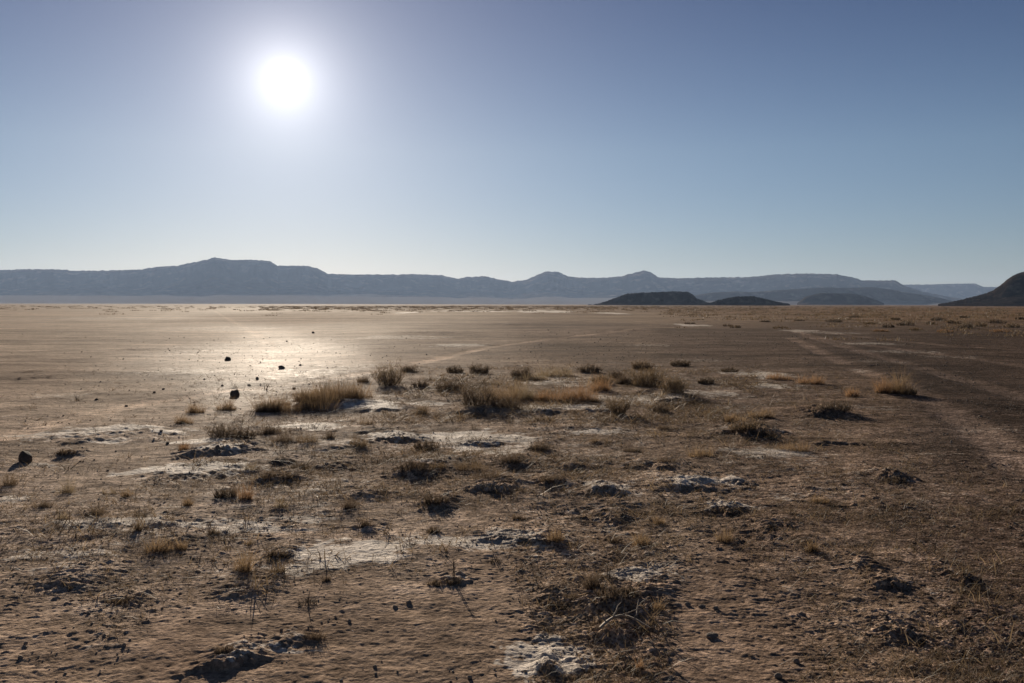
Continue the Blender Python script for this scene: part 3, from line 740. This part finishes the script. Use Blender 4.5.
# ---- the long golden clump and its neighbours
grass(298, 410, 84, 17, 'gold', 'dense tall golden grass at the shaded end of the long clump', dens=2.4, cat='grass clump', stalks=26)
grass(344, 402, 62, 18, 'gold', 'dense tall golden grass at the sunny far end of the long clump', dens=2.4, cat='grass clump', stalks=26)
grass(322, 406, 60, 17, 'gold', 'thick golden grass in the middle of the long clump', dens=2.4, cat='grass clump', stalks=26)
grass(268, 412, 28, 14, 'grey', 'dark ragged grass closing the shadowed near end of the golden clump', dens=3.0, cat='grass clump')
GR = [
    (8, 485, 30, 15, O, 'olive straw tuft at the photo edge under the big dark stone'),
    (65, 491, 26, 17, 'straw', 'round straw tuft on crusted soil near the big dark stone'),
    (109, 494, 18, 9, 'straw', 'thin pale tuft beside the round straw tuft'),
    (130, 496, 18, 9, 'gold', 'thin brownish tuft at the foot of the pale crusted bank'),
    (196, 412, 22, 10, 'gold', 'low dark-based tuft on bright soil, nearer the crusted mound'),
    (229, 410, 28, 13, 'gold', 'spreading tuft right under the round dark stone'),
    (187, 423, 20, 9, 'gold', 'smallest dark-based tuft of the three below the round stone'),
    (184, 449, 14, 14, 'orange', 'sparse reddish stalks beside the crusted mound'),
    (251, 470, 18, 12, 'straw', 'thin straw tuft in front of the crusted mound'),
    (266, 433, 30, 15, 'grey', 'brownish grass on the slope below the golden clump, outer one'),
    (287, 443, 34, 14, 'grey', 'wide dull brown tuft below the golden clump'),
    (310, 445, 30, 12, 'olive', 'olive brown tuft beside the wide dull one below the golden clump'),
    (356, 448, 28, 12, 'olive', 'tuft with dark base just before the pale humped crust'),
    (366, 425, 22, 9, 'olive', 'small tuft on the crust below the sunny end of the golden clump'),
    (187, 506, 20, 12, 'gold', 'sprawling brown tuft at the end of a dark hollow'),
    (246, 501, 14, 18, 'orange', 'upright rusty stalks beside the dark brush on the hummock'),
    (280, 510, 18, 11, 'straw', 'thin tuft in front of the long shaded mound'),
    (139, 533, 14, 16, 'olive', 'upright dark tuft with one tall stem on pale soil'),
    (212, 533, 18, 10, 'grey', 'flat greyish tuft on the pale strip'),
    (160, 550, 30, 18, 'gold', 'loose brown tuft casting spidery shadows'),
    (178, 548, 20, 14, 'gold', 'small brown tuft leaning on the one with spidery shadows'),
    (249, 543, 12, 12, 'olive', 'little upright tuft behind the golden one'),
    (242, 573, 32, 26, 'gold', 'tall golden brown tuft throwing a long forked shadow'),
    (281, 574, 26, 13, 'olive', 'low arching tuft next to the long forked shadow'),
    (328, 582, 14, 6, 'grey', 'tiny flattened tuft on smooth soil'),
    (316, 640, 28, 15, 'grey', 'spiky dark tuft low on the smooth front soil'),
    (226, 658, 22, 10, 'grey', 'dead litter tuft on the lip of the front ledge'),
    (553, 543, 24, 15, 'gold', 'golden tuft with combed shadow on the ledge'),
    (642, 544, 32, 18, 'gold', 'yellow tuft in the open with a long shadow'),
    (615, 542, 18, 12, 'grey', 'dark tuft beside the yellow one in the open'),
    (722, 541, 22, 14, 'gold', 'brown tuft with slanting shadow on the open ground'),
    (658, 522, 20, 12, 'gold', 'small yellow tuft on gravelly ground'),
    (640, 674, 12, 12, 'orange', 'short reddish tuft at the front edge'),
    (598, 592, 30, 19, 'grey', 'dark dry tuft beside the bright white crust'),
    (575, 600, 22, 11, 'grey', 'dry litter tuft at the rim of the dark hollow'),
    (657, 612, 22, 13, 'gold', 'brown tuft at the far end of the dark hollow'),
    (471, 470, 38, 13, 'olive', 'broad olive grass patch on the hummocks'),
    (491, 482, 36, 14, 'grey', 'dark ragged grass above the deep shaded hollow'),
    (512, 466, 28, 12, 'grey', 'dark tuft on a small hummock beside the broad olive patch'),
    (540, 451, 26, 13, 'grey', 'spiky dark tuft in front of the pale crust pan'),
    (553, 486, 26, 9, 'grey', 'flat dark mat on a low hummock'),
    (419, 414, 28, 12, 'olive', 'low olive tuft between the crust streaks'),
    (366, 527, 18, 13, 'grey', 'thin leaning dead tuft on gravelly soil'),
    (349, 509, 20, 14, 'grey', 'thin wiry tuft on the flat before the shaded mats'),
    (503, 402, 40, 26, 'gold', 'tall tawny grass rising behind the dark shrub'),
    (524, 400, 32, 20, 'straw', 'pale feathery grass adjoining the tall tawny grass'),
    (558, 376, 46, 14, 'straw', 'pale straw grass field patch at the back of the hummocks'),
    (536, 380, 26, 13, 'straw', 'pale straw tuft with a dark bush beside it'),
    (563, 403, 42, 17, 'orange', 'low rust coloured grass above the white crust'),
    (588, 403, 28, 22, 'orange', 'taller rust coloured tuft above the white crust'),
    (545, 402, 26, 13, 'orange', 'small rust tinted tuft between the feathery and the rusty grass'),
    (699, 458, 30, 14, 'gold', 'brown domed tuft on gravelly hummock'),
    (667, 466, 24, 7, 'grey', 'flat grey mat on the gravel'),
    (632, 452, 24, 7, 'grey', 'thin grey mat on the open hummocks'),
    (599, 443, 24, 9, 'olive', 'low olive tuft in front of the white crust'),
    (671, 430, 36, 8, 'grey', 'row of low dark grass behind the domed tuft'),
    (884, 395, 20, 17, 'orange', 'rusty golden tuft, nearer half of the bright pair by the wheel tracks'),
    (897, 395, 24, 22, 'gold', 'bright golden tuft by the wheel tracks on dark gravel'),
    (640, 367, 22, 9, 'olive', 'olive tuft in the back row of bushes'),
    (411, 372, 22, 7, 'grey', 'low dark tuft behind the round bush'),
    (363, 383, 16, 9, 'grey', 'small dark tuft between the golden clump and the round bush'),
    (792, 452, 36, 12, 'gold', 'brown grass beside the dark mound bush'),
    (820, 500, 22, 10, 'gold', 'small brown tuft on the gravelly ground'),
    (812, 551, 18, 14, 'gold', 'little yellow tuft near the smooth earth'),
    (600, 392, 26, 14, 'orange', 'soft tawny tuft next to the rusty one'),
    (625, 385, 24, 12, 'grey', 'grey grass between the rusty tufts and the dark bush'),
    (438, 470, 22, 9, 'olive', 'little olive tuft above the shaded mat'),
    (330, 440, 20, 10, 'grey', 'short grey tuft between crust streaks'),
    (760, 420, 26, 10, 'gold', 'tawny grass on top of the dark shrub mound'),
    (734, 428, 22, 10, 'gold', 'tawny fringe beside the dark shrub mound'),
    (850, 398, 24, 10, 'orange', 'low tawny tuft on the gravel border'),
    (810, 385, 30, 9, 'orange', 'faint tawny grass strip at the edge of the gravel'),
    (780, 380, 28, 8, 'orange', 'thin tawny grass strip near the crust flecks'),
    (42, 508, 30, 10, 'grey', 'flat grey litter tuft on crusted soil'),
    (100, 515, 36, 9, 'grey', 'long low litter tuft on a dark ridge'),
    (60, 520, 20, 10, 'straw', 'thin tuft under the round straw tuft'),
]
for k, a in enumerate(GR):
    grass(*a[:5], a[5], dens=1.5 if a[4] in ('grey', 'orange', 'gold') else 1.0, stalks=(3 if k % 3 == 0 and a[3] > 12 else 0))

SH = [
    (388, 386, 30, 25, 'olive', 'round twiggy bush standing above the far end of the golden clump'),
    (224, 436, 40, 18, 'grey', 'grey bush growing on top of the crusted mound'),
    (244, 438, 30, 13, 'grey', 'smaller grey bush on the shoulder of the crusted mound'),
    (226, 498, 30, 15, 'grey', 'compact dark bush on a hummock beside rusty stalks'),
    (276, 483, 48, 8, 'grey', 'flat dark mat spread over the long shaded mound'),
    (277, 558, 30, 7, 'grey', 'flat dead mat near the tall golden brown tuft'),
    (121, 603, 44, 7, 'grey', 'thin crust of dead twigs on the near smooth earth'),
    (428, 450, 36, 14, 'grey', 'dark bush behind the humped pale crust'),
    (421, 388, 22, 8, 'grey', 'small dark bush on the flat near the round bush'),
    (415, 474, 50, 11, 'grey', 'wide dark mat over a shaded mound'),
    (436, 507, 36, 10, 'grey', 'dome-shaped dead mat on gravelly soil'),
    (434, 531, 20, 7, 'grey', 'small dead mat behind the long salt streak'),
    (520, 518, 20, 5, 'grey', 'tiny dead mat in the gravelly middle'),
    (479, 373, 26, 12, 'grey', 'dark bush at the back of the hummocks'),
    (450, 391, 36, 13, 'grey', 'spreading dark bush before the back row'),
    (478, 410, 46, 24, 'grey', 'big dark shrub in front of the tall tawny grass'),
    (505, 412, 36, 13, 'grey', 'low dark shrub joining the big one'),
    (522, 378, 26, 14, 'grey', 'dark bush set in pale straw grass'),
    (620, 416, 16, 27, 'olive', 'narrow upright bush with leaning shadow by the white crust'),
    (648, 388, 44, 24, 'olive', 'wide brown bush, largest of the back group'),
    (674, 396, 28, 23, 'olive', 'dense bush with a long shadow beside the widest brown one'),
    (706, 385, 22, 9, 'grey', 'low dark bush behind the dense shadowed one'),
    (616, 379, 20, 9, 'grey', 'small dark bush behind the rusty grass'),
    (642, 369, 26, 10, 'grey', 'dark bush farthest back among the group'),
    (590, 372, 30, 10, 'grey', 'grey bush at the far fringe of straw grass'),
    (603, 385, 26, 12, 'olive', 'olive bush between rusty grass and the wide brown bush'),
    (660, 413, 22, 9, 'grey', 'small grey bush on gravel before the dense bush'),
    (744, 436, 36, 15, 'olive', 'dark bush on the shaded mound in the gravel'),
    (765, 438, 34, 9, 'grey', 'low dark mat trailing from the mound bush'),
    (834, 416, 50, 13, 'grey', 'dark domed bush on its own mound by the gravel'),
    (909, 395, 20, 11, 'grey', 'dark bush in the lee of the bright golden tuft'),
    (617, 607, 60, 12, 'grey', 'dry brush along the rim of the dark hollow'),
    (560, 606, 34, 8, 'grey', 'dead brush on the near side of the dry tuft'),
    (440, 585, 36, 6, 'grey', 'creeping dead mat at the foot of the tall single stalk'),
    (895, 483, 36, 8, 'grey', 'dark low bush in the gravel plain'),
    (66, 456, 30, 5, 'grey', 'flat dark mat beside the big dark stone'),
    (300, 470, 24, 7, 'grey', 'small mat next to the long shaded mound'),
    (455, 372, 22, 8, 'grey', 'low bush at the near end of the back row'),
    (730, 372, 24, 6, 'grey', 'faint low bush on the dark belt'),
    (680, 366, 26, 8, 'grey', 'faint dark bush on the belt behind the group'),
]
for a in SH: shrub(*a, flat=.7 if a[3] > 18 else 1.0)

# ---- bushes along the back of the plain
BACK = [(834, 322, 22, 5, 'grey'), (888, 328, 14, 7, 'grey'), (906, 326, 22, 7, 'grey'), (938, 321, 18, 6, 'grey'), (930, 325, 12, 5, 'grey'), (966, 329, 18, 9, 'grey'), (997, 324, 22, 7, 'grey'),
        (1012, 328, 18, 7, 'olive'), (980, 327, 16, 6, 'olive'), (952, 324, 14, 5, 'olive'), (870, 324, 16, 4, 'olive'), (780, 328, 20, 3.6, 'olive'), (735, 328, 16, 4, 'olive'), (765, 322, 14, 3, 'grey'), (800, 321, 14, 3, 'grey'), (915, 331, 18, 5, 'olive'),
        (855, 318, 14, 4, 'grey'), (1020, 320, 14, 5, 'grey'), (895, 320, 12, 4, 'olive'), (965, 318, 14, 4, 'grey'), (728, 326, 12, 3.5, 'grey'), (690, 324, 14, 3, 'grey'), (945, 333, 20, 5, 'orange'), (1000, 333, 24, 5, 'orange'), (880, 332, 20, 4, 'orange')]
LB = {'grey': 'dark low bush in the far belt of scrub behind the wheel tracks', 'olive': 'olive brown low bush in the far belt of scrub behind the wheel tracks', 'orange': 'tawny low bush in the far belt of scrub behind the wheel tracks'}
GB = {'grey': 'dark bushes of the far scrub belt', 'olive': 'olive bushes of the far scrub belt', 'orange': 'tawny bushes of the far scrub belt'}
for a in BACK: shrub(a[0], a[1], a[2] * 1.15, a[3] * .85, a[4], LB[a[4]], group=GB[a[4]], dens=.3)


# ---- single dead stalks that throw long thin shadows
def stalk(px, py, h, lean, label, side=2, n=1):
    x, y = at(px, py); m = mpp(py); r = np.random.default_rng(int(px + py))
    hm = h * m
    root = thing('dead_stalk', label, 'dead stalk', (x, y, gz(x, y) - .005), 'single dead stalks')
    P = []; R = []; tp = []; tr_ = []
    for k in range(n):
        l = lean + r.normal(0, .12) * k
        t = np.linspace(0, 1, 6)[:, None]
        A = np.concatenate([l * hm * t ** 1.3 + .01 * k, r.normal(0, .1) * hm * t, hm * t * (1 - .12 * k)], 1)
        P.append(A); R.append(np.linspace(.0042, .0016, 6))
        for _ in range(side):
            i = r.integers(2, 6); d = np.array([r.normal(0, .5), r.normal(0, .3), .5]); d /= np.linalg.norm(d)
            tp.append(A[i] + d * hm * r.uniform(.08, .2) * np.linspace(0, 1, 3)[:, None]); tr_.append(np.linspace(.0022, .001, 3))
    part('stem', tubes(P, R, r), 'twig', root)
    if tp: part('side_twigs', tubes(tp, tr_, r), 'twig', root)
    part('dead_base', blades(90, .05, .015, .045, .004, lean=.9, curl=.5, r=r), 'dead', root)


stalk(453, 584, 24, .04, 'tallest single dead stalk with a long slanting shadow on smooth soil', side=4, n=2)
stalk(496, 562, 9, -.35, 'short dead stalk with a thick slanting shadow beside the salt streak', side=3, n=2)
stalk(308, 606, 15, .15, 'thin bent dead stalk on smooth soil beside a clod', side=3)
stalk(183, 445, 16, .05, 'slender upright stalk beside the crusted mound', side=2)
stalk(410, 545, 9, -.1, 'very short dead stalk standing in the salt streak', side=1)
stalk(607, 584, 14, .02, 'thin dead stalk next to the dark dry tuft at the white crust', side=3, n=2)
stalk(139, 520, 12, .05, 'thin dead stalk on the pale strip of soil', side=2)


# ---- a bleached branch lying by the dark hollow
def branch():
    x, y = at(622, 640); r = np.random.default_rng(5)
    o = bpy.data.objects.new('dead_branch', None); COL.objects.link(o); o.location = (x, y, gz(x, y) + .012)
    o['label'] = 'pale forked dead branch lying in front of the dark hollow'; o['category'] = 'branch'
    m = mpp(640)
    P = []; R = []; P2 = []; R2 = []
    t = np.linspace(0, 1, 8)[:, None]
    A = np.concatenate([(-22 + 50 * t) * m, .04 * np.sin(t * 5) + .02 * t, .02 + .05 * np.sin(t * 3.0)], 1); P.append(A); R.append(np.linspace(.009, .004, 8))
    for i, (dx, dy, dz) in ((2, (.05, .05, .09)), (3, (.12, -.03, .06)), (5, (.03, .07, .08)), (1, (-.07, -.02, .05))):
        P2.append(A[i] + np.array([dx, dy, dz]) * np.linspace(0, 1, 5)[:, None] + r.normal(0, .004, (5, 3))); R2.append(np.linspace(.005, .002, 5))
    part('main_limb', tubes(P, R, r), 'bleached', o); part('side_twigs', tubes(P2, R2, r), 'bleached', o)


branch()


# ---- uncountable cover: sprigs of dry grass, gravel, far scrub
def scatter(n, dmin, dmax, azmax, power=1.0, r=None):
    u = r.uniform(0, 1, n)
    d = dmin * (dmax / dmin) ** (u ** power); a = np.radians(r.uniform(-azmax, azmax, n))
    return d * np.sin(a), d * np.cos(a), d


def dry_grass():
    r = np.random.default_rng(77)
    x, y, d = scatter(150000, 3.9, 75, 34, .95, r)
    z = zone(x, y)
    pt = sstep(-.05, .25, gnoise(x / 1.1, y / 1.6, 81) + .5 * gnoise(x / .4, y / .6, 82))
    keep = r.uniform(0, 1, len(x)) < np.clip(z[:, 3] * 1.5 - .55, 0, 1) * (.10 + .75 * pt) * .6
    x, y, d = x[keep], y[keep], d[keep]
    u = r.uniform(0, 1, 130000); mx = r.uniform(-20, 1044, 130000); my = 372 + 320 * u ** 1.15
    rxz = np.array([ray(a, b) for a, b in zip(mx, my)])
    dd = -CAM_H / rxz[:, 1]; mx = rxz[:, 0] * dd; my = dd
    mz = zone(mx, my)
    mk = r.uniform(0, 1, len(mx)) < np.clip(mz[:, 3] * .9 - .30, 0, 1) * (.25 + .75 * sstep(-.2, .25, gnoise(mx / 1.1, my / 1.7, 87) + .5 * gnoise(mx / .3, my / .45, 88)))
    mk &= r.uniform(0, 1, len(mx)) < 1 - .65 * sstep(9.0, 5.5, my)
    mx, my = mx[mk], my[mk]
    sc_ = crust_m(mx, my, np.zeros_like(mx)); mk = sc_ < r.uniform(.12, .7, len(mx)); mx, my = mx[mk], my[mk]
    band = [at(a, b) for a, b in zip(r.uniform(380, 760, 5200), r.uniform(366, 425, 5200))]
    bx = np.array([p[0] for p in band]); by = np.array([p[1] for p in band])
    bk = gnoise(bx / 1.6, by / 2.4, 85) + .6 * gnoise(bx / .5, by / .8, 86) > -.02
    big = np.concatenate([np.ones(len(x)), np.full(bk.sum(), 1.45)])
    big = np.concatenate([big, np.full(len(mx), .62)])
    x = np.concatenate([x, bx[bk], mx]); y = np.concatenate([y, by[bk], my]); d = np.hypot(x, y)
    h = ground_z(x, y, np.full(len(x), .03))
    n = len(x); per = 6
    V, F, T = blades(n * per, .001, .015, .085, .0026, lean=.9, curl=.6, out=0, r=r, seg=2)
    V = V.reshape(n, per, 6, 3)
    sc = np.repeat(np.exp(r.normal(-.15, .36, n))[:, None], per, 1)[:, :, None]
    off = r.normal(0, .030, (n, per, 1, 3)); off[..., 2] = 0
    V[..., :2] *= (1 + .12 * d)[:, None, None, None] ** .6
    sc = sc * big[:, None, None]
    V = V * sc[..., None] + off * big[:, None, None, None] + np.stack([x, y, h], 1)[:, None, None, :]
    t = np.repeat(np.clip(r.normal(.45, .3, n), 0, 1), per * 6)
    print('sprigs', n)
    obj('dry_grass', mesh_np('dry_grass', V.reshape(-1, 3), F, 'litter', {'tint': t}), kind='stuff')


def gravel():
    r = np.random.default_rng(78)
    x, y, d = scatter(110000, 3.9, 60, 34, 1.1, r)
    z = zone(x, y)
    pt = sstep(-.1, .3, gnoise(x / .9, y / 1.3, 83) + .6 * gnoise(x / .3, y / .4, 84))
    keep = r.uniform(0, 1, len(x)) < np.clip(z[:, 4] * 1.25 - .25, .03, 1) * (.12 + .88 * pt) * .8
    x, y, d = x[keep], y[keep], d[keep]
    # a thin strew of grit on the bright pan
    gp = np.array([at(a, b) for a, b in zip(r.normal(290, 80, 420), r.uniform(336, 412, 420))])
    x = np.concatenate([x, gp[:, 0]]); y = np.concatenate([y, gp[:, 1]]); d = np.hypot(x, y)
    n = len(x)
    protos = [stone_verts(r, 1, r.uniform(.4, .75)) for _ in range(8)]
    size = np.exp(r.normal(math.log(.0042), .60, n)) * (1 + .04 * d)
    size = np.where(size > .006 + .0008 * d, size * .45, size)
    size[-420:] = d[-420:] / FPX * np.exp(r.normal(-.45, .4, 420)) * .7
    h = ground_z(x, y, np.full(n, .02))
    VV = []; FF = []; TT = []; o = 0
    which = r.integers(0, 8, n)
    for p, (V, F) in enumerate(protos):
        i = np.nonzero(which == p)[0]; k = len(V)
        a = r.uniform(0, 2 * np.pi, len(i)); s = size[i][:, None]
        X = (V[None, :, 0] * np.cos(a)[:, None] - V[None, :, 1] * np.sin(a)[:, None]) * s + x[i][:, None]
        Y = (V[None, :, 0] * np.sin(a)[:, None] + V[None, :, 1] * np.cos(a)[:, None]) * s + y[i][:, None]
        Z = V[None, :, 2] * s + h[i][:, None] + s * .35
        VV.append(np.stack([X, Y, Z], -1).reshape(-1, 3)); FF.append((F[None] + (np.arange(len(i)) * k)[:, None, None]).reshape(-1, 3) + o); o += len(i) * k
    print('gravel', n)
    obj('gravel', mesh_np('gravel', np.concatenate(VV), np.concatenate(FF), 'gravel'), kind='stuff')


def far_scrub():
    """the belt of brush far out on the plain: too many and too small to count"""
    r = np.random.default_rng(79)
    n = 5200
    px = r.uniform(-60, 1090, n); py = np.where(px < 660, 305.9 + r.gamma(1.6, 1.0, n), 305.5 + r.gamma(1.3, 5.0, n) * np.where(px < 820, .55, 1.0))
    keep = (r.uniform(0, 1, n) < np.where(px < 260, .15, np.where(px < 660, 1.0, .8))) & (py < 346)
    VV = []; FF = []; TT = []; o = 0
    for a, b in zip(px[keep], py[keep]):
        x, y = at(a, b); s = r.uniform(.25, .85) * (.75 if b > 322 else 1)
        V, F, T = blades(34, s * 1.1, s * .1, s * .5, .0007 * y + .012, lean=.5, curl=.4, sx=r.uniform(1, 2.6), out=.2, r=r, seg=2)
        V = V + np.array([x, y, gz_fast(x, y)])
        VV.append(V); FF.append(F + o); TT.append(T); o += len(V)
    obj('far_scrub', mesh_np('far_scrub', np.concatenate(VV), np.concatenate(FF), 'scrub', {'tint': np.concatenate(TT)}), kind='stuff')


def gz_fast(x, y):
    return float(.10 * gnoise(np.array([x / 18 + 3.1]), np.array([y / 18 - 1.7]), 1)[0] + .27 * gnoise(np.array([x / 90 + 6.2]), np.array([y / 90 - 3.4]), 2)[0] * sstep(40, 160, math.hypot(x, y)))


dry_grass(); gravel(); far_scrub()

# ------------------------------------------------------------------ light
world = bpy.data.worlds.new('World'); scene.world = world
world.use_nodes = True
nt = world.node_tree
for n in list(nt.nodes): nt.nodes.remove(n)
out = nd(nt, 'ShaderNodeOutputWorld')
sky = nd(nt, 'ShaderNodeTexSky', sky_type='NISHITA', sun_disc=False)
sky.sun_elevation = SUN_EL; sky.sun_rotation = SUN_AZ
sky.altitude = 1100; sky.air_density = 1.0; sky.dust_density = .25; sky.ozone_density = 3.0
bg = nd(nt, 'ShaderNodeBackground', i_Strength=.05)
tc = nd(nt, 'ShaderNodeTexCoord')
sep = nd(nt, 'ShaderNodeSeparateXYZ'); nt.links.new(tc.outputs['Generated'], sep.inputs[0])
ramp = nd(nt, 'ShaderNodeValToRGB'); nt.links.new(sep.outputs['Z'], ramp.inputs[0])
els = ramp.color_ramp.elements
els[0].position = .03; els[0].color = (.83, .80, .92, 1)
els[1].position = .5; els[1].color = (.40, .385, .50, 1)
for p_, c_ in ((.15, (.95, .87, .90, 1)), (.30, (.56, .53, .665, 1)), (.8, (.30, .245, .25, 1))):  # last stop darkens and warms the unseen overhead sky to cut blue fill
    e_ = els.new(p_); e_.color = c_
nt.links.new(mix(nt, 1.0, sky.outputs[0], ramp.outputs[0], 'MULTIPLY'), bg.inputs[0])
# sun glow added to the sky: aureole and lens bloom together
dot = nd(nt, 'ShaderNodeVectorMath', operation='DOT_PRODUCT'); nt.links.new(tc.outputs['Generated'], dot.inputs[0]); dot.inputs[1].default_value = SUN
ang = mth(nt, 'ARCCOSINE', mth(nt, 'MINIMUM', dot.outputs['Value'], 1.0))
deg = mth(nt, 'MULTIPLY', ang, 57.2958)
def gauss(s, a):
    q = mth(nt, 'DIVIDE', deg, s); q = mth(nt, 'MULTIPLY', mth(nt, 'MULTIPLY', q, q), -1.0)
    return mth(nt, 'MULTIPLY', mth(nt, 'EXPONENT', q), a)
def expo(s, a): return mth(nt, 'MULTIPLY', mth(nt, 'EXPONENT', mth(nt, 'DIVIDE', deg, -s)), a)
core = mth(nt, 'ADD', mth(nt, 'ADD', gauss(.45, 14.0), expo(1.9, .88)), expo(10.0, .20))
bg2 = nd(nt, 'ShaderNodeBackground'); bg2.inputs[0].default_value = (1, .955, .92, 1); nt.links.new(core, bg2.inputs[1])
add = nd(nt, 'ShaderNodeAddShader')
nt.links.new(bg.outputs[0], add.inputs[0]); nt.links.new(bg2.outputs[0], add.inputs[1]); nt.links.new(add.outputs[0], out.inputs[0])

sd = bpy.data.lights.new('sun', 'SUN'); sd.energy = 5.0; sd.angle = math.radians(.53); sd.color = (1.0, .86, .69)
so = bpy.data.objects.new('sun', sd); COL.objects.link(so)
so.rotation_euler = SUN.to_track_quat('Z', 'Y').to_euler(); so.location = (0, 0, 50)

# ------------------------------------------------------------------ haze: one closed box of thin even air
def haze_box():
    top = max((o.matrix_world @ Vector(c)).z for o in COL.objects if o.type == 'MESH' for c in o.bound_box) + 12
    low = min((o.matrix_world @ Vector(c)).z for o in COL.objects if o.type == 'MESH' for c in o.bound_box) - 1.0
    R = 13500
    V = np.array([[sx_ * R, sy_ * R, zz] for zz in (low, top) for sx_, sy_ in ((-1, -1), (1, -1), (1, 1), (-1, 1))])
    F = np.array([[3, 2, 1, 0], [4, 5, 6, 7], [0, 1, 5, 4], [1, 2, 6, 5], [2, 3, 7, 6], [3, 0, 4, 7]])
    m, nt, out = new_mat('haze_air')
    pv = nd(nt, 'ShaderNodeVolumePrincipled')
    pv.inputs['Color'].default_value = (.47, .655, 1.0, 1); pv.inputs['Density'].default_value = 3.4e-5; pv.inputs['Anisotropy'].default_value = .35
    nt.links.new(pv.outputs[0], out.inputs['Volume'])
    M['haze'] = m
    o = obj('haze', mesh_np('haze', V, F, 'haze'), kind='stuff')
    o.display_type = 'WIRE'


haze_box()

# ------------------------------------------------------------------ render settings
scene.render.engine = 'CYCLES'
scene.cycles.use_denoising = True
scene.cycles.max_bounces = 6; scene.cycles.diffuse_bounces = 3; scene.cycles.glossy_bounces = 2; scene.cycles.transmission_bounces = 4; scene.cycles.volume_bounces = 0
scene.cycles.sample_clamp_indirect = 4
vs = scene.view_settings
vs.view_transform = 'Standard'; vs.look = 'None'; vs.exposure = .3; vs.gamma = 1; vs.use_curve_mapping = False
